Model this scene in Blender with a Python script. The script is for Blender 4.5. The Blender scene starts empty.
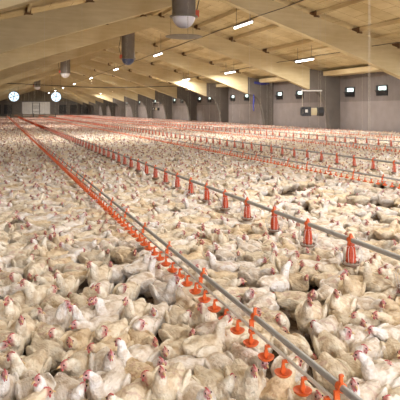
import bpy, bmesh, math, random
import numpy as np
from mathutils import Vector, Matrix, noise, kdtree
random.seed(7); rng = np.random.default_rng(7)
C = bpy.context.scene.collection
PI = math.pi

# ------------------------------------------------------------------ camera
TH = math.atan2(200, 550); CT, ST = math.cos(TH), math.sin(TH); F = 550.0; CAMZ = 1.85
cd = bpy.data.cameras.new('camera'); cam = bpy.data.objects.new('camera', cd); C.objects.link(cam)
cd.sensor_width = 36; cd.lens = 36 * F / 400; cd.shift_y = -90 / 400
cd.clip_end = 600; cd.clip_start = 0.05
cam.location = (0, 0, CAMZ); cam.rotation_euler = (PI / 2, 0, -TH)
cd.dof.use_dof = True; cd.dof.focus_distance = 5.0; cd.dof.aperture_fstop = 14
bpy.context.scene.camera = cam

def proj(X, Y, Z):
    rx = X * CT - Y * ST; fz = X * ST + Y * CT
    return 200 + F * rx / fz, 110 - F * (Z - CAMZ) / fz, fz
def unproj(px, py, Z):                       # pixel + height -> ground X, Y
    fz = F * (CAMZ - Z) / (py - 110); rx = (px - 200) / F * fz
    return rx * CT + fz * ST, -rx * ST + fz * CT

# ------------------------------------------------------------------ materials
def new_mat(name):
    m = bpy.data.materials.new(name); m.use_nodes = True
    nt = m.node_tree; return m, nt, nt.nodes['Principled BSDF']
def N(nt, t, **kw):
    n = nt.nodes.new(t)
    for k, v in kw.items():
        if k.startswith('i_'): n.inputs[k[2:].replace('_', ' ')].default_value = v
        else: setattr(n, k, v)
    return n
def simple(name, col, rough=.6, metal=0.0, var=.0, scale=20, spec=.5, bump=0, emit=None, est=1, stretch=(1, 1, 1)):
    m, nt, b = new_mat(name)
    b.inputs['Roughness'].default_value = rough; b.inputs['Metallic'].default_value = metal
    b.inputs['Specular IOR Level'].default_value = spec
    b.inputs['Base Color'].default_value = (*col, 1)
    if var or bump:
        tc = N(nt, 'ShaderNodeTexCoord'); mp = N(nt, 'ShaderNodeMapping'); mp.inputs['Scale'].default_value = stretch
        nt.links.new(tc.outputs['Object'], mp.inputs[0])
        no = N(nt, 'ShaderNodeTexNoise', i_Scale=scale, i_Detail=5.0); nt.links.new(mp.outputs[0], no.inputs['Vector'])
        if var:
            r = N(nt, 'ShaderNodeValToRGB'); e = r.color_ramp.elements
            e[0].position = .3; e[1].position = .7
            e[0].color = (*[c * (1 - var) for c in col], 1); e[1].color = (*[min(1, c * (1 + var)) for c in col], 1)
            nt.links.new(no.outputs['Fac'], r.inputs[0]); nt.links.new(r.outputs[0], b.inputs['Base Color'])
        if bump:
            bp = N(nt, 'ShaderNodeBump', i_Strength=bump, i_Distance=.02); nt.links.new(no.outputs['Fac'], bp.inputs['Height'])
            nt.links.new(bp.outputs[0], b.inputs['Normal'])
    if emit:
        b.inputs['Emission Color'].default_value = (*emit, 1); b.inputs['Emission Strength'].default_value = est
    return m

def feather_mat(name='feather'):
    m, nt, b = new_mat(name)
    at = N(nt, 'ShaderNodeAttribute', attribute_name='tint'); oi = N(nt, 'ShaderNodeObjectInfo')
    tc = N(nt, 'ShaderNodeTexCoord')
    mul = N(nt, 'ShaderNodeMix', data_type='RGBA', blend_type='MULTIPLY'); mul.inputs[0].default_value = 1
    nt.links.new(at.outputs['Color'], mul.inputs[6]); nt.links.new(oi.outputs['Color'], mul.inputs[7])
    ad = N(nt, 'ShaderNodeVectorMath', operation='MULTIPLY_ADD'); ad.inputs[1].default_value = (7, 7, 7)
    nt.links.new(oi.outputs['Random'], ad.inputs[0]); nt.links.new(tc.outputs['Object'], ad.inputs[2])
    n1 = N(nt, 'ShaderNodeTexNoise', i_Scale=15.0, i_Detail=4.0); nt.links.new(ad.outputs[0], n1.inputs['Vector'])
    r1 = N(nt, 'ShaderNodeValToRGB'); e = r1.color_ramp.elements
    e[0].position = .37; e[0].color = (.74, .645, .53, 1); e[1].position = .54; e[1].color = (1, .99, .96, 1)
    nt.links.new(n1.outputs['Fac'], r1.inputs[0])
    m2 = N(nt, 'ShaderNodeMix', data_type='RGBA', blend_type='MULTIPLY'); m2.inputs[0].default_value = .85
    nt.links.new(mul.outputs[2], m2.inputs[6]); nt.links.new(r1.outputs[0], m2.inputs[7])
    vo = N(nt, 'ShaderNodeTexVoronoi', i_Scale=75.0); mp = N(nt, 'ShaderNodeMapping'); mp.inputs['Scale'].default_value = (.45, 1, .8)
    nt.links.new(ad.outputs[0], mp.inputs[0]); nt.links.new(mp.outputs[0], vo.inputs['Vector'])
    bp = N(nt, 'ShaderNodeBump', i_Strength=.6, i_Distance=.012); n4 = N(nt, 'ShaderNodeTexNoise', i_Scale=110.0, i_Detail=4.0); nt.links.new(mp.outputs[0], n4.inputs['Vector'])
    sm = N(nt, 'ShaderNodeMath', operation='ADD'); nt.links.new(vo.outputs['Distance'], sm.inputs[0]); nt.links.new(n4.outputs['Fac'], sm.inputs[1])
    nt.links.new(sm.outputs[0], bp.inputs['Height'])
    nt.links.new(bp.outputs[0], b.inputs['Normal'])
    nt.links.new(m2.outputs[2], b.inputs['Base Color'])
    b.inputs['Roughness'].default_value = .9; b.inputs['Specular IOR Level'].default_value = .15
    b.inputs['Sheen Weight'].default_value = .15
    return m
M = {}
M['feather'] = feather_mat()
M['comb'] = simple('comb_red', (.50, .085, .09), .55, var=.15, scale=60)
M['beak'] = simple('beak_horn', (.72, .52, .27), .45)
M['eye'] = simple('eye_dark', (.03, .015, .01), .15)
M['orange'] = simple('orange_plastic', (.80, .145, .03), .38, var=.10, scale=9)
M['red_orange'] = simple('red_orange_plastic', (.62, .085, .025), .42, var=.18, scale=14)
M['steel'] = simple('galvanised_steel', (.40, .40, .40), .45, .25, var=.14, scale=5, stretch=(1, .3, 1))
M['pvc'] = simple('white_pvc', (.78, .75, .70), .4, var=.12, scale=6)
M['wire'] = simple('white_wire', (.75, .73, .70), .4)
M['cord'] = simple('cord', (.62, .57, .48), .8)
M['cable'] = simple('dark_cable', (.05, .04, .035), .6)
M['dark'] = simple('dark_metal', (.035, .035, .04), .5, .2, var=.2)
M['taupe'] = simple('grey_duct', (.20, .17, .145), .6, var=.12, scale=3)
M['dome'] = simple('white_dome', (.93, .91, .97), .35)
M['bluedome'] = simple('blue_dome', (.07, .09, .19), .35)
M['disc'] = simple('grey_disc', (.24, .21, .17), .5, .1, var=.1, scale=4)
M['cream'] = simple('cream_enamel', (.62, .55, .36), .5, var=.1)
M['blue'] = simple('blue_hose', (.05, .06, .30), .6)
M['leg'] = simple('leg_dark_grey', (.155, .135, .12), .85, var=.16, scale=.8, bump=.1)
M['lamp'] = simple('lamp_tube', (.9, .9, .9), .4, emit=(1, .98, .95), est=9)
M['day'] = simple('daylight_pane', (.8, .9, .9), .4, emit=(.72, .92, .86), est=1.9)
M['fanglow'] = simple('fan_glow', (.8, .9, 1), .4, emit=(.55, .78, 1.0), est=1.7)  # emission gives the hung fans their glow; no outside light behind them
M['whitepanel'] = simple('white_panel', (.9, .88, .86), .7, var=.08, scale=1)
M['doorgrey'] = simple('door_frame_grey', (.24, .23, .22), .6, var=.08, scale=2)
M['fence'] = simple('fence_board', (.17, .13, .09), .8, var=.2, scale=4)
M['gable'] = simple('gable_board', (.20, .165, .12), .85, var=.2, scale=1.2, stretch=(1, 1, .2))

def wood(name, col, dark, axis, seam=0):
    m, nt, b = new_mat(name); tc = N(nt, 'ShaderNodeTexCoord'); mp = N(nt, 'ShaderNodeMapping')
    mp.inputs['Scale'].default_value = axis; nt.links.new(tc.outputs['Object'], mp.inputs[0])
    n = N(nt, 'ShaderNodeTexNoise', i_Scale=1.0, i_Detail=6.0, i_Roughness=.6); nt.links.new(mp.outputs[0], n.inputs['Vector'])
    r = N(nt, 'ShaderNodeValToRGB'); e = r.color_ramp.elements; e[0].position = .3; e[1].position = .65
    e[0].color = (*dark, 1); e[1].color = (*col, 1); nt.links.new(n.outputs['Fac'], r.inputs[0])
    out = r.outputs[0]
    n2 = N(nt, 'ShaderNodeTexNoise', i_Scale=.35, i_Detail=4.0); nt.links.new(tc.outputs['Object'], n2.inputs['Vector'])
    r2 = N(nt, 'ShaderNodeValToRGB'); e = r2.color_ramp.elements; e[0].position = .35; e[1].position = .6
    e[0].color = (.78, .72, .62, 1); e[1].color = (1, 1, 1, 1); nt.links.new(n2.outputs['Fac'], r2.inputs[0])
    mx = N(nt, 'ShaderNodeMix', data_type='RGBA', blend_type='MULTIPLY'); mx.inputs[0].default_value = .8
    nt.links.new(out, mx.inputs[6]); nt.links.new(r2.outputs[0], mx.inputs[7]); out = mx.outputs[2]
    if seam:
        br = N(nt, 'ShaderNodeTexBrick', offset=.5); br.inputs['Scale'].default_value = 1
        br.inputs['Brick Width'].default_value = 2.4; br.inputs['Row Height'].default_value = 1.22
        br.inputs['Mortar Size'].default_value = .015
        br.inputs['Color1'].default_value = (1, 1, 1, 1); br.inputs['Color2'].default_value = (.88, .86, .82, 1)
        br.inputs['Mortar'].default_value = (.5, .42, .3, 1)
        nt.links.new(tc.outputs['Object'], br.inputs['Vector'])
        m3 = N(nt, 'ShaderNodeMix', data_type='RGBA', blend_type='MULTIPLY'); m3.inputs[0].default_value = 1
        nt.links.new(out, m3.inputs[6]); nt.links.new(br.outputs[0], m3.inputs[7]); out = m3.outputs[2]
    nt.links.new(out, b.inputs['Base Color']); b.inputs['Roughness'].default_value = .8
    b.inputs['Specular IOR Level'].default_value = .2
    return m
M['ply'] = wood('ceiling_plywood', (.80, .69, .44), (.70, .58, .36), (3, .6, 3), seam=1)
M['rafter'] = wood('rafter_board', (.68, .58, .37), (.59, .49, .30), (.6, 4, 5))
M['purlin'] = wood('purlin_timber', (.78, .66, .42), (.64, .51, .31), (6, .5, 6))
M['bracket'] = simple('purlin_bracket', (.16, .085, .04), .8, var=.2)

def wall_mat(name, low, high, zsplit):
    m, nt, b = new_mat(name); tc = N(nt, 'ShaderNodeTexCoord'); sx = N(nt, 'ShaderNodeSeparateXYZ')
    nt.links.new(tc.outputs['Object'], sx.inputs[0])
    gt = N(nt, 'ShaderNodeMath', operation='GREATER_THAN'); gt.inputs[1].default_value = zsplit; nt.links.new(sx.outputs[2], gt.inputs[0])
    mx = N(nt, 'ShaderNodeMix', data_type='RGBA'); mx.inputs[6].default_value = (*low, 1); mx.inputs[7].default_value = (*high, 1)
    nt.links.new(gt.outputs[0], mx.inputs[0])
    n = N(nt, 'ShaderNodeTexNoise', i_Scale=1.3, i_Detail=6.0); nt.links.new(tc.outputs['Object'], n.inputs['Vector'])
    r = N(nt, 'ShaderNodeValToRGB'); e = r.color_ramp.elements; e[0].position = .3; e[0].color = (.85, .83, .8, 1); e[1].position = .7
    nt.links.new(n.outputs['Fac'], r.inputs[0])
    m2 = N(nt, 'ShaderNodeMix', data_type='RGBA', blend_type='MULTIPLY'); m2.inputs[0].default_value = 1
    nt.links.new(mx.outputs[2], m2.inputs[6]); nt.links.new(r.outputs[0], m2.inputs[7])
    nt.links.new(m2.outputs[2], b.inputs['Base Color'])
    w = N(nt, 'ShaderNodeTexWave', i_Scale=.9); w.bands_direction = 'Y'; nt.links.new(tc.outputs['Object'], w.inputs['Vector'])
    ml = N(nt, 'ShaderNodeMath', operation='MULTIPLY'); nt.links.new(w.outputs['Fac'], ml.inputs[0]); nt.links.new(gt.outputs[0], ml.inputs[1])
    bp = N(nt, 'ShaderNodeBump', i_Strength=.3, i_Distance=.03); nt.links.new(ml.outputs[0], bp.inputs['Height']); nt.links.new(bp.outputs[0], b.inputs['Normal'])
    b.inputs['Roughness'].default_value = .75
    return m
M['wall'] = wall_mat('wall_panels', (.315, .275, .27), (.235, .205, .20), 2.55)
M['endwall'] = wall_mat('end_wall_panels', (.20, .18, .17), (.22, .20, .185), 4.5)

def litter():
    m, nt, b = new_mat('litter'); tc = N(nt, 'ShaderNodeTexCoord')
    n = N(nt, 'ShaderNodeTexNoise', i_Scale=9.0, i_Detail=8.0, i_Roughness=.7); nt.links.new(tc.outputs['Object'], n.inputs['Vector'])
    r = N(nt, 'ShaderNodeValToRGB'); e = r.color_ramp.elements
    e[0].position = .35; e[0].color = (.10, .068, .046, 1); e[1].position = .7; e[1].color = (.36, .265, .185, 1)
    nt.links.new(n.outputs['Fac'], r.inputs[0]); nt.links.new(r.outputs[0], b.inputs['Base Color'])
    n3 = N(nt, 'ShaderNodeTexNoise', i_Scale=40.0, i_Detail=6.0); nt.links.new(tc.outputs['Object'], n3.inputs['Vector'])
    bp = N(nt, 'ShaderNodeBump', i_Strength=.8, i_Distance=.03); nt.links.new(n3.outputs['Fac'], bp.inputs['Height']); nt.links.new(bp.outputs[0], b.inputs['Normal'])
    b.inputs['Roughness'].default_value = .95
    return m
M['litter'] = litter()

# ------------------------------------------------------------------ mesh helpers
class G:
    """collects shapes; build() links them as one mesh object"""
    def __init__(s): s.v = []; s.f = []; s.m = []
    def add(s, vs, fs, mi=0):
        o = len(s.v); s.v += [tuple(v) for v in vs]; s.f += [tuple(i + o for i in f) for f in fs]; s.m += [mi] * len(fs); return s
    def box(s, x0, x1, y0, y1, z0, z1, mi=0):
        vs = [(x, y, z) for x in (x0, x1) for y in (y0, y1) for z in (z0, z1)]
        return s.add(vs, [(0, 1, 3, 2), (4, 6, 7, 5), (0, 4, 5, 1), (2, 3, 7, 6), (0, 2, 6, 4), (1, 5, 7, 3)], mi)
    def tube(s, pts, r, n=8, mi=0, cap=True):
        pts = [Vector(p) for p in pts]; rs = r if isinstance(r, (list, tuple)) else [r] * len(pts)
        vs = []; fs = []; prev = None
        for i, p in enumerate(pts):
            t = (pts[min(i + 1, len(pts) - 1)] - pts[max(i - 1, 0)]).normalized()
            if prev is None:
                a = Vector((0, 0, 1)) if abs(t.z) < .9 else Vector((1, 0, 0)); u = t.cross(a).normalized()
            else: u = (prev - t * prev.dot(t)).normalized()
            prev = u; w = t.cross(u)
            for k in range(n):
                an = 2 * PI * k / n; vs.append(p + (u * math.cos(an) + w * math.sin(an)) * rs[i])
        for i in range(len(pts) - 1):
            for k in range(n):
                a = i * n + k; b = i * n + (k + 1) % n; fs.append((a, b, b + n, a + n))
        if cap:
            fs.append(tuple(range(n))[::-1]); fs.append(tuple(range((len(pts) - 1) * n, len(pts) * n)))
        return s.add(vs, fs, mi)
    def lathe(s, prof, n=16, c=(0, 0, 0), mi=0, axis='z'):
        vs = []; fs = []
        for (r, z) in prof:
            for k in range(n):
                a = 2 * PI * k / n; x, y = r * math.cos(a), r * math.sin(a)
                p = (x, y, z) if axis == 'z' else ((x, z, y) if axis == 'y' else (z, x, y))
                vs.append((p[0] + c[0], p[1] + c[1], p[2] + c[2]))
        for i in range(len(prof) - 1):
            for k in range(n):
                a = i * n + k; b = i * n + (k + 1) % n; fs.append((a, b, b + n, a + n))
        return s.add(vs, fs, mi)
    def prism(s, poly, y0, y1, mi=0):        # polygon in XZ, extruded along Y
        n = len(poly); vs = [(x, y0, z) for x, z in poly] + [(x, y1, z) for x, z in poly]
        fs = [tuple(range(n)), tuple(range(n, 2 * n))[::-1]] + [(i, i + n, (i + 1) % n + n, (i + 1) % n) for i in range(n)]
        return s.add(vs, fs, mi)
    def mesh(s, name, mats, smooth=False):
        me = bpy.data.meshes.new(name); me.from_pydata(s.v, [], s.f)
        for m in (mats if isinstance(mats, (list, tuple)) else [mats]): me.materials.append(m)
        me.polygons.foreach_set('material_index', s.m)
        bm = bmesh.new(); bm.from_mesh(me); bmesh.ops.recalc_face_normals(bm, faces=bm.faces); bm.to_mesh(me); bm.free()
        if smooth:
            me.shade_smooth() if smooth is True else me.set_sharp_from_angle(angle=smooth)
        return me
    def build(s, name, mats, parent=None, loc=None, smooth=False):
        return link(name, s.mesh(name, mats, smooth), parent, loc)
def link(name, me, parent=None, loc=None):
    o = bpy.data.objects.new(name, me); C.objects.link(o)
    if parent: o.parent = parent
    if loc: o.location = loc
    return o
def tag(o, label=None, cat=None, group=None, kind=None):
    if label: o['label'] = label
    if cat: o['category'] = cat
    if group: o['group'] = group
    if kind: o['kind'] = kind
    return o
def thing(name, label, cat, loc=(0, 0, 0), rz=0, group=None):
    o = bpy.data.objects.new(name, None); C.objects.link(o); o.location = loc; o.rotation_euler = (0, 0, rz); o.empty_display_size = .2
    return tag(o, label, cat, group)

# ------------------------------------------------------------------ building
XL, XR, XC = -5.7, 27.5, 10.9; Y0, Y1 = -9.0, 178.0; ZR = 9.45; SL = .27
def zc(x): return ZR - SL * abs(x - XC)
S = dict(kind='structure')
tag(G().box(XL - .3, XR + .3, Y0, Y1 + .3, -.2, 0).build('floor', M['litter']), **S)
t_ = .18
tag(G().prism([(XL - .3, zc(XL - .3)), (XC, ZR), (XR + .3, zc(XR + .3)), (XR + .3, zc(XR + .3) + t_), (XC, ZR + t_), (XL - .3, zc(XL - .3) + t_)], Y0, Y1 + .3).build('ceiling', M['ply']), **S)
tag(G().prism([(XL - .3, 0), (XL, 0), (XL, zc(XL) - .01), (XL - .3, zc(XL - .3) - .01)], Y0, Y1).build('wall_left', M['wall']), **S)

# frames
FY = [3.7 + 12.3 * i for i in range(15)]
wy = []
for fy in FY: wy += [fy + 6.5, fy + 10.6]
# right wall with real inlet openings
WZ0, WZ1, WW = 2.95, 3.75, .64
g = G(); wy_open = [y for y in wy if 8 < y < Y1 - 3]
g.box(XR, XR + .3, Y0, Y1, 0, WZ0)
g.prism([(XR, WZ1), (XR + .3, WZ1), (XR + .3, zc(XR + .3) - .01), (XR, zc(XR) - .01)], Y0, Y1)
ys = [Y0] + sum([[y - WW, y + WW] for y in wy_open], []) + [Y1]
for a, b in zip(ys[0::2], ys[1::2]): g.box(XR, XR + .3, a, b, WZ0, WZ1)
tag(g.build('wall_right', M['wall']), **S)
fr = G().box(-.09, .30, -WW, WW, -.4, -.33).box(-.09, .30, -WW, WW, .33, .4).box(-.09, .30, -WW, -WW + .08, -.33, .33).box(-.09, .30, WW - .08, WW, -.33, .33)
fr.box(-.02, .04, -WW + .08, WW - .08, -.33, .0).box(-.06, .02, -WW + .08, WW - .08, -.03, .02)
fr.add([(-.30, -WW + .1, .02), (-.30, WW - .1, .02), (-.27, WW - .1, .0), (-.27, -WW + .1, .0), (.0, -WW + .1, -.34), (.0, WW - .1, -.34), (.03, WW - .1, -.36), (.03, -WW + .1, -.36)],
       [(0, 1, 2, 3), (4, 5, 6, 7), (0, 1, 5, 4), (2, 3, 7, 6), (0, 3, 7, 4), (1, 2, 6, 5)])
fm = fr.mesh('window_frame', M['dark']); pm = G().box(.1, .13, -WW + .08, WW - .08, .0, .33).mesh('window_pane', M['day'])
for i, y in enumerate(wy_open):
    w = link('window_%d' % (i + 1), fm, None, (XR, y, (WZ0 + WZ1) / 2)); tag(w, **S)
    link('window_pane', pm, w)
tn = [0]
def trim(me_or_g, mat=None):
    tn[0] += 1; nm = 'trim_%d' % tn[0]
    o = me_or_g.build(nm, mat) if isinstance(me_or_g, G) else link(nm, me_or_g)
    return tag(o, **S)
def rafter_g():
    g = G(); J = 13.6
    def zt(d): return ZR - .34 - SL * d
    top = [(-J, zt(J)), (0, zt(0)), (J, zt(J))]
    bot = [(J, 3.58), (9.5, 3.58 + .352 * (J - 9.5) + .05), (0, 8.15), (-9.5, 3.58 + .352 * (J - 9.5) + .05), (-J, 3.58)]
    g.prism([(x, z) for x, z in top + bot], -.24, .24)
    return g
PD = [.7, 3.6, 6.6, 9.6, 12.6, 15.4]
rm = rafter_g().mesh('rafter', M['rafter'])
legp = [(XR - XC, 5.0 - .1), (13.6, 5.32), (13.6, 3.58), (14.35, 3.42), (14.85, 3.05), (15.15, 2.5), (15.4, 1.6), (15.55, .8), (15.62, 0), (XR - XC, 0)]
lm = G().prism(legp, -.26, .26).mesh('leg', M['leg']); lm2 = G().prism([(-x, z) for x, z in legp], -.26, .26).mesh('leg', M['leg'])
brm = G().box(-.13, .13, -.33, .33, -.30, .0).box(-.2, .2, -.27, .27, -.36, -.30).mesh('bracket', M['bracket'])
for fy in FY:
    o = trim(rm); o.location = (XC, fy, 0)
    for s in (-1, 1):
        for d in PD[:-1]:
            b = link('bracket', brm, o, (s * d, 0, ZR - SL * d)); 
    o2 = trim(lm); o2.location = (XC, fy, 0)
    o3 = trim(lm2); o3.location = (XC, fy, 0)
for s in (-1, 1):
    for d in PD:
        x = XC + s * d; z = zc(x)
        if d < 15: trim(G().box(x - .06, x + .06, Y0, Y1, z - .26, z - .02), M['purlin'])
        else: trim(G().box(x - .5, x + .85, Y0, Y1, z - .55, z - .17), M['purlin'])
    for d in (5.1, 11.1):
        x = XC + s * d; z = zc(x); trim(G().box(x - .03, x + .03, Y0, Y1, z - .13, z - .01), M['purlin'])
trim(G().box(XC - .12, XC + .12, Y0, Y1, ZR - .47, ZR - .02), M['purlin'])

# end wall
g = G(); g.prism([(XL, 0), (XR, 0), (XR, 4.6), (XL, 4.6)], Y1, Y1 + .3)
tag(g.build('wall_end', M['endwall']), **S)
g = G(); g.prism([(XL, 4.6), (XR, 4.6), (XR, zc(XR)), (XC, ZR), (XL, zc(XL))], Y1, Y1 + .3)
trim(g, M['gable'])
g = G()
for x0, x1 in ((6.4, 9.35), (11.7, 14.7)): g.box(x0, x1, Y1 - .12, Y1, 0, 4.35)
g.box(9.35, 11.7, Y1 - .12, Y1, 4.1, 4.35)
trim(g, M['whitepanel'])
d_ = G().box(9.5, 11.55, Y1 - .10, Y1 - .02, .02, 4.05).build('door_1', M['whitepanel']); tag(d_, **S)
g = G()
for x in (9.4, 11.42): g.box(x, x + .2, Y1 - .2, Y1 - .1, 0, 4.15)
for z in (.1, 1.2, 2.4, 3.0, 3.95): g.box(9.4, 11.6, Y1 - .2, Y1 - .1, z, z + .16)
g.build('door_frame', M['doorgrey'], d_)
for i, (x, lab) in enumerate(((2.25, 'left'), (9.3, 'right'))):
    f = thing('hanging_fan', 'large round fan with an added glowing disc, %s of the far white door' % lab, 'fan', (x, 100, 4.17), group='round fans at the far end')
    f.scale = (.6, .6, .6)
    G().tube([(-1.2, -.2, 1.0), (-1.2, -.2, (zc(x) - 4.17) / .6 - .1)], .03, 5).tube([(1.2, -.2, 1.0), (1.2, -.2, (zc(x) - 4.17) / .6 - .5)], .03, 5).build('hanging_chain', M['cable'], f)
    G().lathe([(1.35, -.02), (1.35, -.3), (1.55, -.34), (1.55, 0.0)], 32, axis='y').build('fan_ring', M['disc'], f, smooth=.6)
    G().lathe([(0, -.06), (1.36, -.06)], 32, axis='y').build('added_glow_disc', M['fanglow'], f)  # glow added as an emissive disc; the fan hangs clear of any opening
    g = G()
    for k in range(6):
        a = k * PI / 3 + .3; ca, sa = math.cos(a), math.sin(a)
        P = [(.12, -.07), (.15, .07), (1.2, .16), (1.25, -.12)]
        g.add([(p * ca - q * sa, -.2 + (.04 if q > 0 else -.04) + dy, p * sa + q * ca) for dy in (0, .02) for p, q in P],
              [(0, 1, 2, 3), (4, 5, 6, 7), (0, 1, 5, 4), (1, 2, 6, 5), (2, 3, 7, 6), (3, 0, 4, 7)])
    g.lathe([(0, -.3), (.18, -.28), (.2, -.15), (0, -.12)], 12, axis='y')
    g.build('fan_blades', M['disc'], f)
XS = [(-4.2, 'far left by the left wall'), (-1.0, 'second from the left wall'), (2.3, 'left of the white panels'), (18.7, 'just right of the white panels'), (22.0, 'between two shutters right of the door'), (25.2, 'nearest the right wall')]
for x, lab in XS:
    f = thing('wall_shutter', 'dark square louvre shutter on the far end wall, ' + lab, 'shutter', (x, Y1, 0), group='dark shutters low on the end wall')
    G().box(-1.35, 1.35, -.22, 0, .5, .65).box(-1.35, 1.35, -.22, 0, 3.5, 3.65).box(-1.35, -1.2, -.22, 0, .65, 3.5).box(1.2, 1.35, -.22, 0, .65, 3.5).build('shutter_frame', M['taupe'], f)
    g = G()
    for k in range(14): g.box(-1.2, 1.2, -.16, -.08, .68 + k * .2, .68 + k * .2 + .15)
    g.box(-1.2, 1.2, -.08, -.0, .65, 3.5)
    g.build('louvre', M['dark'], f)
# fence in front of the end wall
f = thing('low_fence', 'low dark board fence across the far end of the flock', 'fence', (6.4, 117, 0))
G().box(-4.5, 4.5, -.03, .03, .35, .62).box(-4.5, 4.5, -.03, .03, .72, 1.0).build('fence_board', M['fence'], f)
for x in (-4.4, -2.2, 0, 2.2, 4.4): G().box(x - .09, x + .09, -.09, .09, 0, 1.15).build('post', M['dark'], f)

# ------------------------------------------------------------------ ceiling lamps
hm = G().box(-.09, .09, -1.28, 1.28, .05, .13).box(-.015, .015, -1.0, -.96, .13, .88).box(-.015, .015, .96, 1.0, .13, .88).mesh('lamp_housing', M['taupe'])
hm3 = G().box(-.09, .09, -1.28, 1.28, .05, .13).box(-.012, .012, -1.0, -.97, .13, 1.8).box(-.012, .012, .97, 1.0, .13, 1.8).mesh('lamp_housing', M['taupe'])
hm2 = G().box(-.09, .09, -1.28, 1.28, .05, .13).box(-.012, .012, -1.0, -.97, .13, 1.03).box(-.012, .012, .97, 1.0, .13, 1.03).mesh('lamp_housing', M['taupe'])
tm = G().tube([(0, -1.22, 0), (0, 1.22, 0)], .055, 10).mesh('lamp_tube', M['lamp'], True)
RA = [-7, 11, 29.9, 48.7, 68.1, 88.1, 109, 129, 148, 168]; RB = [-5, 8, 21, 36, 50.2, 63.9, 79, 94, 109, 124, 140, 156]  # farthest lamp of the middle row is added to brighten the white end panels
LP = []
def near(i): return ['nearest', 'second', 'third', 'fourth', 'fifth', 'sixth', 'seventh', 'eighth', 'ninth', 'tenth', 'eleventh', 'twelfth'][i]
for rowname, X, Z, rows, first in (('middle row left of the windows', 13.6, 6.9, RA, 2), ('row nearest the right wall', 21.4, 5.55, RB, 3), ('row over the near drinker line', 5.0, 6.95, [-6, 8, 31.3, 55.9, 80.5, 105.1, 129.7, 154.3], 0)):  # row over the near drinker line is added for fill, hidden by rafters
    for i, y in enumerate(rows):
        k = i - first
        lab = ('glowing ceiling tube lamp, %s lamp in view of the %s' % (near(k), rowname)) if k >= 0 and X > 6 else 'added fill lamp under the ceiling, unseen, %s of the %s' % (near(i), rowname)
        if X > 6 and k < 0: lab = 'ceiling tube lamp above the picture edge, %s of the %s' % (near(i), rowname)
        l = thing('strip_lamp', lab, 'lamp', (X, y, Z), group='strip lamps under the roof')
        link('lamp_housing', hm2 if X > 20 else hm3 if X > 6 else hm, l); link('lamp_tube', tm, l)
        LP.append((X, y, Z))
def area(loc, sx, sy, power, col, rot=(0, 0, 0)):
    ld = bpy.data.lights.new('lamp_light', 'AREA'); ld.shape = 'RECTANGLE'; ld.size = sx; ld.size_y = sy; ld.energy = power; ld.color = col; ld.spread = PI
    o = bpy.data.objects.new('lamp_light', ld); C.objects.link(o); o.location = loc; o.rotation_euler = rot; return o
LPOW = 560
for (x, y, z) in LP:
    area((x, y, z - .08), .3, 2.4, LPOW * (.55 if y < 15 else 1), (1, .95, .87))
# conduits the lamps hang from, and the sagging cable across the house
for X, Z, lab in ((13.6, 7.12, 'middle'), (21.4, 5.76, 'right')):
    tag(G().tube([(X, y, Z - (.05 if i % 2 else 0)) for i, y in enumerate(np.arange(Y0 + 1, Y1 - 1, 3.0))], .022, 6).build('lamp_cable', M['cable']), 'thin dark cable above the %s row of ceiling lamps' % lab, 'cable', 'cables along the lamp rows')
pts = [(-5.6 + 33 * t, 66.8, 4.95 - 1.0 * 4 * t * (1 - t) * .25 + .12 * math.sin(9 * t)) for t in np.linspace(0, 1, 24)]
tag(G().tube(pts, .05, 6).build('sagging_cable', M['cable']), 'dark cable sagging across the house from wall to wall', 'cable')

# ------------------------------------------------------------------ chimneys
def chimney(X, Y, zr, label, dome, disc=False):
    t = thing('exhaust_chimney', label, 'chimney', (X, Y, zr), group='round roof chimneys')
    top = zc(X) - zr - .02
    G().lathe([(0, top), (.53, top), (.53, 0), (.49, 0), (.49, .3), (0, .3)], 28).build('duct', M['taupe'], t, smooth=.7)
    G().lathe([(.51, .02), (.62, 0), (.64, -.04), (.6, -.07), (.50, -.06)], 28).build('rim', M['disc'], t, smooth=True)
    G().lathe([(.50, -.05)] + [(.50 * math.cos(a), -.05 - .50 * math.sin(a)) for a in np.linspace(.1, PI / 2 - .001, 9)], 28).build('dome', dome, t, smooth=True)
    s = 1 if disc else -1
    G().box(s * .58 - .1, s * .58 + .1, -.12, .12, -.02, .28).build('motor_box', M['red_orange'], t)
    G().tube([(s * .6, 0, .25), (s * .75, 0, .9), (s * .62, .05, 1.5), (s * .6, 0, top)], .025, 6).build('power_cable', M['cable'], t)
    G().box(-.75, .75, -.75, -.62, top - .42, top - .2).box(-.75, .75, .62, .75, top - .42, top - .2).box(-.75, -.62, -.62, .62, top - .42, top - .2).box(.62, .75, -.62, .62, top - .42, top - .2).build('collar', M['bracket'], t)
    if disc:
        G().lathe([(0, -1.0), (.5, -.98), (.80, -.93), (.82, -.90), (.5, -.86), (0, -.84)], 32).build('deflector_disc', M['disc'], t, smooth=.6)
        g = G()
        for a in (.5, .5 + 2 * PI / 3, .5 + 4 * PI / 3): g.tube([(.6 * math.cos(a), .6 * math.sin(a), -.03), (.6 * math.cos(a), .6 * math.sin(a), -.9)], .006, 5)
        g.build('disc_wire', M['cable'], t)
chimney(7.67, 23.2, 6.02, 'nearest grey roof chimney with white dome and flat disc below', M['dome'], True)
chimney(9.8, 44.1, 6.05, 'second nearest grey roof chimney, the one ending in a dark blue dome', M['bluedome'])
chimney(6.7, 61.5, 5.9, 'third grey roof chimney, small, white dome, left of the blue-domed one', M['dome'])
chimney(6.0, 97.9, 5.85, 'farthest tiny roof chimney hanging above the far white door', M['dome'])

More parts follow.
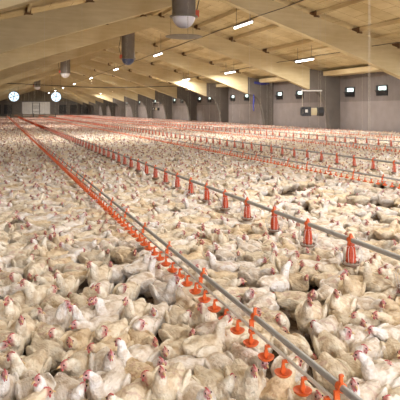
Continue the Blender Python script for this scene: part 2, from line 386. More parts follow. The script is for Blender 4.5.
# ------------------------------------------------------------------ heaters
def heater(X, Y, z, rz, s, label):
    t = thing('hanging_heater', label, 'heater', (X, Y, z), rz, 'gas heaters hung by the legs')
    t.scale = (s, s, s)
    G().box(-.68, -.16, -.24, .24, -.26, .26).box(-.72, -.66, -.2, .2, -.2, .2).build('burner_box', M['dark'], t)
    G().box(-.66, -.18, -.22, .22, .265, .30).build('cover', M['taupe'], t)
    G().lathe([(0, -.18), (.2, -.18), (.21, .2), (.2, .22), (0, .22)], 20, axis='x').build('barrel', M['cream'], t, smooth=.6)
    G().lathe([(.20, .2), (.26, .24), (.27, .58), (.23, .6), (.22, .5), (0, .48)], 24, axis='x').build('fan_housing', M['dark'], t, smooth=.6)
    G().box(-.66, -.60, -.24, -.235, -.1, .1).box(-.5, -.35, -.25, -.238, -.05, .12).build('badge', M['wire'], t)
    g = G(); top = (zc(X) - z) / s
    for x in (-.62, .45): g.tube([(x, 0, .25), (x, 0, 1.2)], .014, 5).tube([(x, 0, 1.25), (x, 0, top - .05)], .004, 5)
    g.build('hanging_chain', M['cord'], t)
    G().box(-.68, .52, -.03, .03, 1.18, 1.25).build('spreader_bar', M['wire'], t)
heater(17.1, 27.8, 1.76, -TH, 1.0, 'black and cream gas heater hung on chains, nearest at the right')
heater(24.0, 87, 2.0, -TH, .9, 'tiny far gas heater hanging before the right wall legs')
tag(G().tube([(25.15, 52.60, 3.5), (25.17, 52.58, 2.9), (25.13, 52.6, 2.3), (25.16, 52.6, 1.75)], [.06, .10, .08, .05], 8).build('blue_hose', M['blue']), 'blue hose hanging down beside a dark wall leg', 'hose')
tag(G().tube([(25.2, 52.5, 4.75), (26, 52.45, 4.65), (26.9, 52.5, 4.7)], [.12, .16, .1], 8).build('blue_bundle', M['blue']), 'blue rolled bundle tucked under the eave above a leg', 'bundle')

# ------------------------------------------------------------------ drinker and feeder lines
bowl = G().lathe([(0, -.014), (.032, -.012), (.049, .002), (.053, .013), (.048, .013), (.028, 0), (0, -.003)], 14)
bowl.box(-.008, .008, -.005, .005, -.008, .070).box(-.005, .035, -.009, .009, .065, .080).tube([(0.002, 0, .06), (.002, 0, .03)], .006, 6)
bowl.add([(-.016, -.007, .014), (.016, -.007, .014), (.009, -.007, .05), (-.009, -.007, .05), (-.016, .007, .014), (.016, .007, .014), (.009, .007, .05), (-.009, .007, .05)],
         [(0, 1, 2, 3), (4, 5, 6, 7), (0, 1, 5, 4), (2, 3, 7, 6), (0, 3, 7, 4), (1, 2, 6, 5)])
cupm = bowl.mesh('drip_cup', M['orange'], .6)
clipm = G().lathe([(.020, -.018), (.026, -.018), (.026, .018), (.020, .018), (.020, -.018)], 12, axis='y').box(-.008, .008, -.008, .008, .022, .060).box(-.004, .012, -.009, .009, .052, .062).box(-.040, -.01, -.007, .007, -.09, -.012).box(-.044, -.016, -.010, .010, -.105, -.08).mesh('hanger_clip', M['orange'])
def cuplo(g, x, y, z):
    g.box(x - .035, x + .035, y - .03, y + .03, z - .010, z + .010).box(x - .007, x + .007, y - .006, y + .006, z, z + .07)
def nipple_line(X, ph, label, zp=.45, y0=-3.0, y1=150.0):
    t = thing('drinker_line', label, 'drinker line', (X, 0, 0), group='nipple drinker lines')
    G().tube([(0, y, zp) for y in np.linspace(y0, y1, 40)], .019, 10).build('support_pipe', M['steel'], t, smooth=True)
    G().box(-.040, -.024, y0, y1, zp - .072, zp - .056).build('water_pipe', M['pvc'], t)
    ys = [y for y in np.arange(.2 + ph, y1, .22)]
    vis = [y for y in ys if -5 < proj(X, y, zp)[0] < 412 and proj(X, y, zp)[1] < 415 and proj(X, y, zp)[2] > 1]
    for y in vis[:100]:
        o = link('drip_cup', cupm, t, (-.062, y, zp - .145)); o.rotation_euler = (0, 0, random.uniform(-.12, .12))
    g = G()
    for y in vis[100:]: cuplo(g, -.062, y, zp - .145)
    tag(g.build('drip_cup', M['orange'], t), kind='stuff')
    cs = [y for y in np.arange(.35 + ph, y1, 1.0) if y > vis[0] - 1]
    for y in cs[:60]: link('hanger_clip', clipm, t, (0, y, zp))
    g = G()
    for y in cs[60:]: g.box(-.012, .012, -.012 + y, .012 + y, zp - .08, zp + .06)
    tag(g.build('hanger_clip', M['orange'], t), kind='stuff')
    sc = [y for y in np.arange(9.9, y1, 6.1) if y > (20 if X < 5 else 5)]
    for y in sc[:40]:
        G().tube([(0, y, zp), (0, y, zc(X) - .02)], .003, 4).build('suspension_cord', M['cord'], t)
feedm_pan = G().lathe([(0, -.345), (.075, -.35), (.098, -.33), (.106, -.305), (.100, -.305), (.09, -.32), (.065, -.335), (0, -.33)], 20).mesh('feed_pan', simple('pan_brown', (.26, .17, .12), .6), .6)
M['rim'] = simple('pan_rim_beige', (.42, .36, .30), .5)
feedm_rim = G().lathe([(.101, -.310), (.108, -.308), (.108, -.298), (.101, -.298), (.101, -.310)], 20).mesh('pan_rim', M['rim'], .6)
fg = G().lathe([(.032, -.03), (.038, -.06), (.046, -.12), (.050, -.23), (.064, -.28), (.055, -.30), (0, -.30)], 14)
for k in range(8):
    a = k * PI / 4; ca, sa = math.cos(a), math.sin(a)
    fg.add([(r * ca - s * .006 * sa, r * sa + s * .006 * ca, z) for s in (-1, 1) for r, z in ((.036, -.05), (.042, -.05), (.060, -.24), (.05, -.24))],
           [(0, 1, 2, 3), (4, 5, 6, 7), (0, 1, 5, 4), (1, 2, 6, 5), (2, 3, 7, 6), (3, 0, 4, 7)])
feedm_cone = fg.mesh('feed_cone', M['red_orange'], .6)
feedm_clip = G().lathe([(.028, -.035), (.038, -.035), (.038, .035), (.028, .035), (.028, -.035)], 12, axis='y').add(
    [(-.026, -.018, .02), (.026, -.018, .02), (.026, .018, .02), (-.026, .018, .02), (-.008, -.012, .085), (.008, -.012, .085), (.008, .012, .085), (-.008, .012, .085)],
    [(0, 1, 2, 3), (4, 5, 6, 7), (0, 1, 5, 4), (1, 2, 6, 5), (2, 3, 7, 6), (3, 0, 4, 7)]).box(-.035, .035, -.02, .02, -.07, -.02).mesh('feeder_clip', M['orange'])
gg = G()
for k in range(14):
    a = 2 * PI * k / 14; ca, sa = math.cos(a), math.sin(a)
    gg.tube([(.03 * ca, .03 * sa, -.075), (.10 * ca, .10 * sa, -.085), (.138 * ca, .138 * sa, -.16), (.106 * ca, .106 * sa, -.30)], .0028, 4, cap=False)
feedm_grill = gg.mesh('pan_grill', M['wire'], True)
def feeder_line(X, label, ph=.0, zp=.5, y0=-3.0, y1=150.0):
    t = thing('feeder_line', label, 'feeder line', (X, 0, 0), group='pan feeder lines')
    G().tube([(0, y, zp) for y in np.linspace(y0, y1, 40)], .026, 12).build('auger_pipe', M['steel'], t, smooth=True)
    ys = [y for y in np.arange(ph, y1, .85)]
    vis = [y for y in ys if -5 < proj(X, y, zp)[0] < 415 and proj(X, y, zp)[2] > 1]
    for i, y in enumerate(vis[:100]):
        p = link('feeder_pan', feedm_pan, t, (0, y, zp)); p.rotation_euler = (0, 0, random.random()); p.scale = (.8,) * 3 if X > 5 else (.88, .88, .78)
        link('feed_cone', feedm_cone, p); link('feeder_clip', feedm_clip, p).rotation_euler = (0, 0, -p.rotation_euler.z)
        if y < 45: link('pan_grill', feedm_grill, p); link('pan_rim', feedm_rim, p)
    g = G()
    for y in vis[100:]: g.box(-.05, .05, y - .05, y + .05, zp - .27, zp + .08)
    if vis[100:]: tag(g.build('feeder_pan', M['red_orange'], t), kind='stuff')
    for j, y in enumerate([y for y in np.arange(12.6, y1, 6.1) if y > (20 if X < 5 else 5)][:40]):
        G().tube([(0, y, zp), (0, y, zc(X) - .02)], .003, 4).build('suspension_cord', M['cord'], t)
nipple_line(1.62, .02, 'nearest drinker line, grey pipe with orange cups running to the bottom edge')
nipple_line(7.5, .11, 'second drinker line from the camera, small orange cups behind the near feeder')
nipple_line(13.9, .05, 'third drinker line from the camera, beyond the middle feeder pipe')
nipple_line(20.8, .15, 'farthest drinker line, thin and orange, closest to the right wall')
feeder_line(3.43, 'nearest feeder line, thick grey pipe with large red-orange pans', .59)
feeder_line(9.5, 'middle feeder line, grey pipe just behind the second drinker line', .5)
feeder_line(16.0, 'farthest feeder line, thin grey pipe near the right wall', .1)

# ------------------------------------------------------------------ chickens
HB = {'low': (.250, .175), 'mid': (.215, .250), 'up': (.190, .305), 'reach': (.235, .410)}
def catmull(P, n):
    P = [np.array(p, float) for p in P]; P = [2 * P[0] - P[1]] + P + [2 * P[-1] - P[-2]]; out = []
    for i in range(1, len(P) - 2):
        for k in range(n):
            t = k / n; a, b, c, d = P[i - 1:i + 3]
            out.append(.5 * ((2 * b) + (c - a) * t + (2 * a - 5 * b + 4 * c - d) * t * t + (3 * b - a - 3 * c + d) * t ** 3))
    out.append(P[-2]); return out
def loft(g, rows, n):                        # rows: x, y, z, half width, half height (ring normal follows the path)
    vs = []; fs = []
    for i, r in enumerate(rows):
        a = np.array(rows[max(0, i - 1)][:3]); b = np.array(rows[min(len(rows) - 1, i + 1)][:3]); t = Vector(b - a).normalized()
        side = Vector((0, 0, 1)).cross(t)
        if side.length < .05: side = Vector((0, 1, 0))
        side.normalize(); 
        if side.y < 0 and t.x > 0: side = -side
        up = t.cross(side); up = -up if up.dot(Vector((-.3, 0, 1))) < 0 else up
        c = Vector(r[:3])
        for k in range(n):
            an = 2 * PI * k / n; vs.append(c + side * (math.cos(an) * max(r[3], .001)) + up * (math.sin(an) * max(r[4], .001)))
    for i in range(len(rows) - 1):
        for k in range(n):
            a = i * n + k; b = i * n + (k + 1) % n; fs.append((a, b, b + n, a + n))
    fs.append(tuple(range(n))[::-1]); fs.append(tuple(range((len(rows) - 1) * n, len(rows) * n)))
    g.add(vs, fs)
def ellip(g, c, r, rot=None, n=14):
    vs = []; fs = []; R = rot or Matrix.Identity(3)
    rings = 9
    for i in range(rings + 1):
        th = PI * i / rings
        for k in range(n):
            ph = 2 * PI * k / n
            p = Vector((r[0] * math.cos(th), r[1] * max(math.sin(th), .01) * math.cos(ph), r[2] * max(math.sin(th), .01) * math.sin(ph)))
            vs.append(R @ p + Vector(c))
    for i in range(rings):
        for k in range(n):
            a = i * n + k; b = i * n + (k + 1) % n; fs.append((a, b, b + n, a + n))
    fs.append(tuple(range(n))[::-1]); fs.append(tuple(range(rings * n, (rings + 1) * n)))
    g.add(vs, fs)
def fluff(p, s): return noise.noise(Vector(p) * s)
def make_bird(pose, yaw, stand, seed):
    hx, hz = HB[pose]; lift = .035 if stand else 0.0; hz2 = hz + (lift if pose != 'low' else lift * .5)
    hy = math.sin(yaw) * .035; hx = hx - (1 - math.cos(yaw)) * .05
    body = [(-.185, 0, .205, .010, .006), (-.165, 0, .195, .034, .016), (-.135, 0, .172, .056, .042), (-.09, 0, .150, .082, .072), (-.03, 0, .134, .100, .094),
            (.03, 0, .128, .104, .098), (.08, 0, .132, .092, .092), (.115, 0, .142, .068, .072), (.14, 0, .156, .040, .05)]
    body = [(x, y, z + lift + (.01 * math.sin(seed)), w, h) for x, y, z, w, h in body]
    g = G(); loft(g, catmull(body, 3), 22)
    # neck
    b0 = (.085, 0, .165 + lift); cx = {'low': .18, 'mid': .155, 'up': .135, 'reach': .15}[pose]
    P = [(*b0, .062, .062), (.118, hy * .1, .195 + lift * .9 + (0 if pose != 'low' else -.02), .045, .047),
         (cx, hy * .45, (.62 * hz2 + .38 * (.19 + lift)), .034, .037), (hx - .022, hy * .9, hz2 - .022, .0255, .027), (hx - .004, hy, hz2 - .002, .024, .025)]
    loft(g, catmull(P, 4), 14)
    Rz = Matrix.Rotation(yaw, 3, 'Z'); pit = {'low': .25, 'mid': .12, 'up': 0.0, 'reach': -.45}[pose]
    HR = Rz @ Matrix.Rotation(pit, 3, 'Y'); hc = Vector((hx, hy, hz2))
    ellip(g, hc + HR @ Vector((.008, 0, .004)), (.031, .0205, .0225), HR)
    ellip(g, hc + HR @ Vector((.026, 0, -.002)), (.020, .014, .015), HR)
    for s in (-1, 1):                        # folded wings and thighs
        wr = Matrix.Rotation(s * .10, 3, 'Z') @ Matrix.Rotation(.16 + .1 * math.sin(seed * 3 + s), 3, 'Y') @ Matrix.Rotation(-s * .12, 3, 'X')
        ellip(g, (-.035, s * .094, .150 + lift), (.108, .020, .058), wr)
        ellip(g, (-.105, s * .072, .160 + lift), (.062, .014, .024), wr)
        ellip(g, (.012, s * .058, .065 + lift), (.062, .044, .058), Matrix.Rotation(.5, 3, 'Y'))
    if stand:
        for s in (-1, 1):
            loft(g, [(.0, s * .055, .08, .03, .03), (-.012, s * .055, .055, .017, .017), (-.01, s * .056, .02, .011, .011), (.0, s * .057, .006, .010, .010)], 8)
    for s in (-1, 1):                        # feet
        fx = .0 if stand else .05
        for a in (-.5, 0, .5): loft(g, [(fx, s * .057, .009, .0085, .008), (fx + .05 * math.cos(a), s * .057 + .05 * math.sin(a), .008, .0055, .006)], 6)
    me = g.mesh('chicken', M['feather'])
    o = bpy.data.objects.new('tmp', me); C.objects.link(o)
    md = o.modifiers.new('r', 'REMESH'); md.mode = 'VOXEL'; md.voxel_size = .0068
    m2 = o.modifiers.new('s', 'SMOOTH'); m2.factor = .5; m2.iterations = 2
    dg = bpy.context.evaluated_depsgraph_get(); nm = bpy.data.meshes.new_from_object(o.evaluated_get(dg)); bpy.data.objects.remove(o)
    n = len(nm.vertices); co = np.empty(n * 3, 'f'); nm.vertices.foreach_get('co', co); co = co.reshape(-1, 3)
    no = np.empty(n * 3, 'f'); nm.vertices.foreach_get('normal', no); no = no.reshape(-1, 3)
    col = np.zeros((n, 4), 'f'); col[:, 3] = 1
    white = np.array((.90, .885, .87)); cream = np.array((.88, .81, .73)); buff = np.array((.68, .57, .44)); pink = np.array((.58, .27, .29)); skin = np.array((.68, .45, .43)); legc = np.array((.60, .42, .28))
    HRi = HR.transposed()
    for i in range(n):
        p = Vector(co[i]); h = HRi @ (p - hc)
        nz = fluff((p.x + seed, p.y, p.z), 16); nf = fluff((p.x, p.y + seed, p.z), 42)
        d_head = (p - hc).length
        up = min(1, max(0, (p.z - (.17 + lift)) / .08)) if p.x > .09 else 0
        c = cream * (1 - .5 * max(0, nz)) + white * (.5 * max(0, nz))
        if nz < -.12: c = c * (1 - min(1, (-nz - .12) * 1.9)) + buff * min(1, (-nz - .12) * 1.9)
        c = c * (1 - up) + white * up
        if p.x > .08 and p.z < .17 + lift: c = .6 * c + .4 * white
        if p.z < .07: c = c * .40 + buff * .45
        if int(seed * 10) % 3 == 1 and abs(p.y) < .09 and p.z > .15 and -.12 < p.x < .05 and fluff((p.x * .8, p.y + seed * 2, p.z), 21) > .22: c = .5 * c + .5 * np.array((.62, .42, .41))
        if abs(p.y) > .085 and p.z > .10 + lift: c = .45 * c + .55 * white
        if d_head < .058:
            w = min(1, max(0, (h.x + .004) / .014)); c = c * (1 - w) + (pink if nf > -.1 else skin) * w
        if p.z < (.055 if stand else .018) and abs(abs(p.y) - .057) < .05: c = legc
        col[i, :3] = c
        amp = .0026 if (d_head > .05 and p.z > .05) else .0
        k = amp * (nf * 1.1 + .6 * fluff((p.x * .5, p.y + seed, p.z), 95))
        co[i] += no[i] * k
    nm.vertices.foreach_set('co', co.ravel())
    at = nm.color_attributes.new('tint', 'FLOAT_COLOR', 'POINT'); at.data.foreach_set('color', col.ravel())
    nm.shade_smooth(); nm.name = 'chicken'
    # small parts, in the body's own space
    cg = G(); prof = [(-.012, .020), (-.009, .031), (-.004, .027), (.001, .035), (.007, .029), (.013, .033), (.019, .026), (.029, .020), (.031, .010), (0, .016)]
    T = lambda q: hc + HR @ Vector(q)
    prof = [(x, .020 + (z - .020) * .75 if z > .02 else z) for x, z in prof]
    nn = len(prof)
    cg.add([T((x, s * .0028, z)) for s in (-1, 1) for x, z in prof], [tuple(range(nn))[::-1], tuple(range(nn, 2 * nn))] + [(i, (i + 1) % nn, (i + 1) % nn + nn, i + nn) for i in range(nn)])
    wg = G()
    for s in (-1, 1): ellip(wg, T((.028, s * .006, -.020)), (.006, .004, .011), HR, 8)
    bg = G(); loft(bg, [(*T((.036, 0, .002)), .009, .008), (*T((.050, 0, .000)), .0055, .005), (*T((.061, 0, -.006)), .0012, .0012)], 8)
    eg = []
    for s in (-1, 1):
        q = G(); ellip(q, T((.022, s * .0195, .009)), (.0056, .004, .0056), HR, 8); eg.append(q)
    return dict(body=nm, comb=cg.mesh('comb', M['comb'], .8), wattle=wg.mesh('wattle', M['comb'], True), beak=bg.mesh('beak', M['beak'], True),
                eyes=[q.mesh('eye', M['eye'], True) for q in eg], hc=hc, pose=pose, yaw=yaw, stand=stand,
                lo=[(cg, (.50, .085, .09)), (bg, (.72, .52, .27))] + [(q, (.03, .02, .01)) for q in eg])
VAR = []
for i, (p, yw, st) in enumerate([('low', 0, 0), ('low', .7, 0), ('mid', 0, 0), ('mid', .8, 0), ('mid', -.8, 0), ('mid', 2.0, 0), ('mid', -1.9, 0), ('up', 0, 1), ('up', .9, 1), ('up', -.9, 1), ('up', .3, 0), ('up', -1.6, 0), ('reach', 0, 1), ('reach', .4, 0)]):
    VAR.append(make_bird(p, yw, bool(st), i * 1.37))

# low detail copies of the same birds for the far flock
def arrays(me):
    n = len(me.vertices); co = np.empty(n * 3, 'f'); me.vertices.foreach_get('co', co); co = co.reshape(-1, 3)
    me.calc_loop_triangles(); t = np.empty(len(me.loop_triangles) * 3, 'i'); me.loop_triangles.foreach_get('vertices', t)
    return co, t.reshape(-1, 3)
def lod(v, ratio, extras):
    me = v['body']; o = bpy.data.objects.new('tmp', me); C.objects.link(o)
    md = o.modifiers.new('d', 'DECIMATE'); md.ratio = ratio
    dg = bpy.context.evaluated_depsgraph_get(); nm = bpy.data.meshes.new_from_object(o.evaluated_get(dg)); bpy.data.objects.remove(o)
    co, tr = arrays(nm)
    kd = kdtree.KDTree(len(me.vertices))
    for i, w in enumerate(me.vertices): kd.insert(w.co, i)
    kd.balance(); src = me.color_attributes['tint'].data
    col = np.array([src[kd.find(Vector(c))[1]].color[:3] for c in co], 'f')
    if extras:
        for g, c in v['lo']:
            m = bpy.data.meshes.new('x'); m.from_pydata(g.v, [], g.f); c2, t2 = arrays(m); bpy.data.meshes.remove(m)
            tr = np.vstack([tr, t2 + len(co)]); co = np.vstack([co, c2]); col = np.vstack([col, np.tile(np.array(c, 'f'), (len(c2), 1))])
    bpy.data.meshes.remove(nm)
    return co, tr, col
nf = [len(v['body'].polygons) * 2 for v in VAR]
LOD = [[lod(v, 700 / n, True) for v, n in zip(VAR, nf)], [lod(v, 170 / n, False) for v, n in zip(VAR, nf)], [lod(v, 48 / n, False) for v, n in zip(VAR, nf)]]
# head skin shows on the small copies too
for L in LOD[1:]:
    for v, (co, tr, col) in zip(VAR, L):
        d = np.linalg.norm(co - np.array(v['hc'] + Vector((.012 * math.cos(v['yaw']), .012 * math.sin(v['yaw']), 0))), axis=1); k = np.argsort(d)[:3]; col[k] = (.42, .16, .15)

# hand-placed birds of the foreground: body px, body py, head px, head py, white(1)/cream(0)/tan(-1)
HP = """8 340 18 333 0|26 331 24 322 0|38 336 50 330 0|68 345 55 341 -1|40 363 26 349 0|48 352 61 359 0|5 388 12 371 1|38 394 48 377 1|60 394 72 386 1|2 364 12 356 0|90 362 79 362 0
108 349 94 352 -1|119 336 105 338 0|135 331 125 324 1|140 359 122 346 1|137 340 148 333 -1|110 387 97 376 1|112 368 116 355 1|142 378 154 371 -1|140 396 126 396 0|182 352 168 346 0|178 334 195 327 0|204 352 226 324 0
217 361 230 370 1|182 397 191 380 1|172 388 162 378 0|204 385 222 379 0|243 362 257 359 1|254 386 267 371 0|281 389 294 367 -1|292 344 308 349 0|299 402 311 393 0|357 336 345 333 1|390 336 377 329 1|367 352 356 343 1
331 345 339 352 0|386 350 396 354 0|364 364 385 364 0|386 387 367 373 1|372 398 356 384 1|396 398 387 395 0|336 372 345 384 0|333 330 323 324 1|352 322 365 316 0|20 302 13 294 0|38 298 25 289 0|55 303 44 285 0|22 317 31 308 0
3 316 11 305 0|45 281 40 273 0|9 281 18 276 0|36 270 27 277 0|60 264 51 260 -1|46 246 57 252 0|23 262 30 254 0|66 285 60 276 0|54 322 62 311 1|82 318 76 307 1|138 314 129 304 0|164 314 154 307 1|142 281 154 262 1|105 313 94 302 1
92 258 104 252 0|101 277 95 265 0|98 268 110 262 0|100 289 94 282 1|106 303 111 291 0|100 303 88 297 1|127 290 119 282 0|128 256 137 250 -1|85 247 95 243 1|165 293 174 278 1|199 266 224 264 1|223 286 238 277 0|175 315 184 306 0|195 319 203 310 0
203 251 212 245 0|224 256 216 242 1|256 296 244 296 1|275 286 288 267 1|263 305 272 294 1|254 275 269 267 1|296 300 318 294 0|296 279 309 271 -1|304 260 314 252 -1|275 262 284 253 0|258 258 270 254 0|242 314 253 312 1|274 320 287 312 0
311 317 305 307 0|288 267 294 259 0|378 288 365 263 0|336 284 344 268 1|356 292 353 280 -1|330 270 322 264 0|370 306 388 302 1|342 311 334 300 0|362 320 350 315 0|347 270 345 252 0|398 277 387 268 0|322 256 331 250 0|328 294 324 283 1
20 240 28 232 0|60 231 50 226 1|36 222 20 214 1|75 243 66 236 0|215 229 206 223 0|188 238 196 231 0|240 240 250 233 1|262 232 254 226 0|290 239 300 233 0|170 229 178 222 0|380 246 390 240 0|313 232 305 228 0|155 246 146 240 0|118 230 126 224 0|140 222 133 216 0"""
birds = []   # x, y, heading, variant, scale, tone
def tone(k):
    if k > 0: c = np.array((1.0, 1.0, 1.02))
    elif k < 0: c = np.array((.93, .83, .66))
    else: c = np.array((.98, .94, .84))
    return np.clip(c * rng.uniform(.94, 1.03), 0, 1.05)
def variant(pose, yawpref=None):
    c = [i for i, v in enumerate(VAR) if v['pose'] == pose]; return int(rng.choice(c))
for part in HP.replace('\n', '|').split('|'):
    bx, by, hx, hy, tn_ = [float(q) for q in part.split()]
    X, Y = unproj(bx, by, .17); best = None
    for hh in np.arange(.17, .47, .01):
        X2, Y2 = unproj(hx, hy, hh); d = math.hypot(X2 - X, Y2 - Y); e = abs(d - .19) + .25 * abs(hh - .29)
        if best is None or e < best[0]: best = (e, hh, math.atan2(Y2 - Y, X2 - X))
    hh = best[1]; pose = 'low' if hh < .215 else 'mid' if hh < .31 else 'up' if hh < .395 else 'reach'
    birds.append([X, Y, best[2], variant(pose), rng.uniform(.97, 1.06), int(tn_), 1])
nh = len(birds)

GAPS = [(6.2, 8.3, .75, .5), (7.2, 7.2, .6, .8), (5.2, 9.8, .5, .45), (6.4, 10.5, .5, .4), (9.3, 9.0, .8, .5), (4.6, 6.0, .35, .3), (4.8, 12.5, .5, .4), (10.8, 12.5, .8, .6)]
for px, py in ((185, 299), (272, 303), (75, 302), (393, 217), (348, 212), (232, 166), (285, 196), (130, 372), (312, 163), (388, 195), (360, 200), (228, 210), (110, 222), (20, 232)):
    x, y = unproj(px, py, .02); s = .13 if py > 250 else .22 if py > 215 else .38; GAPS.append((x, y, s, s))
for px, py, sx, sy in ((285, 200, .4, .35), (372, 214, .55, .3), (350, 203, .3, .4), (330, 186, .5, .4), (262, 186, .35, .4), (385, 232, .3, .25), (318, 218, .25, .2)):
    x, y = unproj(px, py, .02); GAPS.append((x, y, sx, sy))
def gapfree(x, y, w=1.0):
    ok = np.ones(len(x), bool)
    for gx, gy, rx, ry in GAPS: ok &= ((x - gx) / rx / w) ** 2 + ((y - gy) / ry / w) ** 2 > 1
    return ok
def field(y0, y1, sp, jit, xmax=27.1):
    pts = []; row = 0; y = y0
    while y < y1:
        xs = np.arange(-3 + (sp / 2 if row % 2 else 0), xmax, sp); pts.append(np.stack([xs, np.full(len(xs), y)], 1)); y += sp * .866; row += 1
    p = np.vstack(pts); p += rng.uniform(-jit, jit, p.shape)
    px, py, fz = proj(p[:, 0], p[:, 1], .1)
    m = (fz > 1.6) & (px > -60 - 900 / np.maximum(fz, 1)) & (px < 460 + 900 / np.maximum(fz, 1)) & (py < 520) & (p[:, 0] < 27.2)
    p = p[m]; return p
NEAR = 15.0
near_p = field(-1.0, NEAR, .256, .055); near_p = near_p[gapfree(near_p[:, 0], near_p[:, 1], .9)]
hp = np.array([[b[0], b[1]] for b in birds])
d = np.min(np.linalg.norm(near_p[:, None] - hp[None], axis=2), axis=1); near_p = near_p[d > .20]
nn_ = [noise.noise(Vector((x * .9, y * .9, 3.1))) for x, y in near_p]
near_p = near_p[(np.array(nn_) > -.44)]
near_p = near_p[~((near_p[:, 0] > 4.2) & (near_p[:, 0] < 7.3) & (near_p[:, 1] > 4) & (near_p[:, 1] < 13) & (rng.random(len(near_p)) < .2))]
tones = [1, 1, 1, 0, 0, -1]
posew = ['low', 'mid', 'mid', 'mid', 'mid', 'mid', 'up', 'mid', 'low', 'low']
for x, y in near_p:
    pose = posew[rng.integers(len(posew))]
    hd = rng.uniform(-PI, PI)
    birds.append([x, y, hd, variant(pose), rng.uniform(.90, 1.03), tones[rng.integers(6)], 0])
# push overlapping bodies apart (two discs per bird)
B = np.array([[b[0], b[1], b[2], b[4]] for b in birds]); mob = np.where(np.array([b[6] for b in birds]) > 0, .25, 1.0)
for it in range(45):
    c, s = np.cos(B[:, 2]), np.sin(B[:, 2]); dx = np.zeros(len(B)); dy = np.zeros(len(B)); rot = np.zeros(len(B))
    A = [(B[:, 0] + o * c, B[:, 1] + o * s, o) for o in (-.075, .06)]
    for (ax, ay, oa) in A:
        for (bx, by, ob) in A:
            ddx = ax[:, None] - bx[None]; ddy = ay[:, None] - by[None]; dd = np.sqrt(ddx ** 2 + ddy ** 2) + 1e-6
            np.fill_diagonal(dd, 9); pen = np.clip(.182 - dd, 0, None) / dd * .28
            fx = (pen * ddx).sum(1); fy = (pen * ddy).sum(1)
            dx += fx; dy += fy; rot += (c * fy - s * fx) * oa * 22
    B[:, 0] += np.clip(dx, -.03, .03) * mob; B[:, 1] += np.clip(dy, -.03, .03) * mob; B[:, 2] += np.clip(rot, -.15, .15) * mob
near_birds = [(B[i, 0], B[i, 1], B[i, 2], birds[i][3], birds[i][4], birds[i][5], birds[i][6]) for i in range(len(B))]
# the 300 that show largest become individuals
def vis_score(b):
    px, py, fz = proj(b[0], b[1], .15)
    if fz < 1 or px < -14 or px > 414 or py > 432: return 1e9
    return fz
order = sorted(range(len(near_birds)), key=lambda i: vis_score(near_birds[i]))
ind = order[:300]; rest = order[300:]

# labels: look and pose first, then place, then order among the look-alikes
def describe(b):
    v = VAR[b[3]]; col = {1: 'white', 0: 'cream', -1: 'tan'}[b[5]]
    hv = Vector((math.cos(b[2]), math.sin(b[2]))); rx = hv.x * CT - hv.y * ST; fz = hv.x * ST + hv.y * CT
    face = 'facing right' if rx > .6 else 'facing left' if rx < -.6 else ('facing away' if fz > 0 else 'facing camera')
    ps = {'low': 'head low', 'mid': 'head raised', 'up': 'neck upright', 'reach': 'neck stretched'}[v['pose']]
    if abs(v['yaw']) > 1.2: ps = 'head turned back'
    px, py, _ = proj(b[0], b[1], .15)
    row = 'bottom edge' if py > 372 else 'lower part' if py > 335 else 'lower middle' if py > 295 else 'middle'
    colm = 'far left' if px < 80 else 'left' if px < 160 else 'centre' if px < 240 else 'right' if px < 320 else 'far right'
    return px, py, '%s chicken %s, %s' % (col, face, ps), (colm, row)
groups = {}
for i in ind:
    px, py, look, place = describe(near_birds[i]); groups.setdefault((look, place), []).append((px, i))
LAB = {}
for (look, place), L in groups.items():
    L.sort(); n = len(L); pt = '%s, %s' % place
    nums = ['two', 'three', 'four', 'five', 'six', 'seven', 'eight', 'nine']
    for k, (px, i) in enumerate(L):
        if n == 1: LAB[i] = '%s, %s' % (look, pt)
        elif k in (0, n - 1): LAB[i] = '%s, %s, %s of %s' % (look, pt, 'leftmost' if k == 0 else 'rightmost', nums[n - 2])
        else: LAB[i] = '%s, %s, %s of %s from left' % (look, pt, near(k), nums[n - 2])
for i in ind:
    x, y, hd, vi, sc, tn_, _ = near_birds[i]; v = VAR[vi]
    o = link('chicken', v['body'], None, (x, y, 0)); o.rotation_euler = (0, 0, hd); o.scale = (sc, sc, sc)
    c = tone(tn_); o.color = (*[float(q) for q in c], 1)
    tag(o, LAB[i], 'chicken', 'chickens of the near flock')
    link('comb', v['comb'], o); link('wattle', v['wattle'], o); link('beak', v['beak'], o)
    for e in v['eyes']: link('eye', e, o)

# the rest of the flock: one object
flock = [[], [], []]
for i in rest:
    b = near_birds[i]; flock[0].append((b[0], b[1], b[2], b[3], b[4], b[5]))
def scatter(y0, y1, sp, jit, L, up=1.0):
    p = field(y0, y1, sp, jit); p = p[gapfree(p[:, 0], p[:, 1], .95)]
    p = p[~((p[:, 1] > 116) & (p[:, 0] < 12.5))]
    thr = np.array([noise.noise(Vector((x * .55, y * .55, 7.7))) + .5 * noise.noise(Vector((x * 1.7, y * 1.7, 1.7))) for x, y in p]) if y0 < 60 else np.ones(len(p))
    p = p[thr > -.42]
    for x, y in p:
        fz = x * ST + y * CT; l = 0 if fz < 17 else 1 if fz < 42 else 2
        if x > 26.9: continue
        flock[l].append((x, y, rng.uniform(-PI, PI), variant(posew[rng.integers(len(posew))]), rng.uniform(.92, 1.04) * up, tones[rng.integers(6)]))
scatter(NEAR, 60, .262, .07, 1)
scatter(60, 172, .32, .09, 2, 1.15)
VS, TS, CS = [], [], []; off = 0
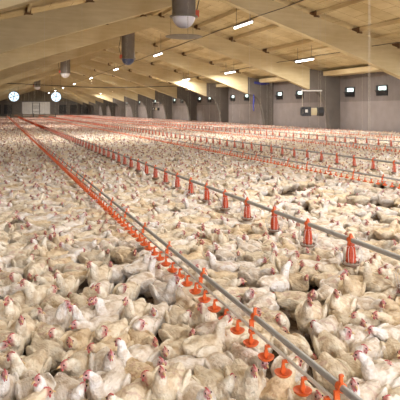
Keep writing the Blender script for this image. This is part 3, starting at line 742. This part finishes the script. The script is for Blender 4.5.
for l in range(3):
    byv = {}
    for b in flock[l]: byv.setdefault(b[3], []).append(b)
    for vi, L in byv.items():
        co, tr, col = LOD[l][vi]; A = np.array([[b[0], b[1], b[2], b[4]] for b in L], 'f'); n, k = len(A), len(co)
        c, s = np.cos(A[:, 2:3]), np.sin(A[:, 2:3]); sc = A[:, 3:4]
        x = (co[None, :, 0] * c - co[None, :, 1] * s) * sc + A[:, 0:1]; y = (co[None, :, 0] * s + co[None, :, 1] * c) * sc + A[:, 1:2]; z = co[None, :, 2] * sc
        VS.append(np.stack([x, y, z], 2).reshape(-1, 3).astype('f'))
        TS.append((tr[None] + (np.arange(n) * k)[:, None, None] + off).reshape(-1, 3)); off += n * k
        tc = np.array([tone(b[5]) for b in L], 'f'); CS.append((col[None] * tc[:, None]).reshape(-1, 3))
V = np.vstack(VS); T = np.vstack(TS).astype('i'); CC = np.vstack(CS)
me = bpy.data.meshes.new('chicken_flock'); me.vertices.add(len(V)); me.vertices.foreach_set('co', V.ravel())
me.loops.add(T.size); me.loops.foreach_set('vertex_index', T.ravel()); me.polygons.add(len(T))
me.polygons.foreach_set('loop_start', np.arange(0, T.size, 3, dtype='i')); 
me.update(calc_edges=True)
at = me.color_attributes.new('tint', 'FLOAT_COLOR', 'POINT'); at.data.foreach_set('color', np.hstack([CC, np.ones((len(CC), 1), 'f')]).astype('f').ravel())
me.shade_smooth(); me.materials.append(M['feather'])
fo = link('chicken_flock', me); tag(fo, 'dense flock of white and cream chickens filling the house to the far walls', 'chicken flock', None, 'stuff')
print('birds', [len(f) for f in flock], 'tris', len(T), 'hand', nh, 'near', len(near_birds))

# ------------------------------------------------------------------ world (daylight through the open end behind the camera)
w = bpy.data.worlds.new('world'); bpy.context.scene.world = w; w.use_nodes = True
w.node_tree.nodes['Background'].inputs[0].default_value = (.92, .93, 1.0, 1); w.node_tree.nodes['Background'].inputs[1].default_value = 4.2
sc = bpy.context.scene
sc.view_settings.view_transform = 'Standard'; sc.view_settings.look = 'None'; sc.view_settings.exposure = 0.26; sc.view_settings.gamma = 1
sc.cycles.use_denoising = True; sc.cycles.max_bounces = 6; sc.cycles.diffuse_bounces = 4
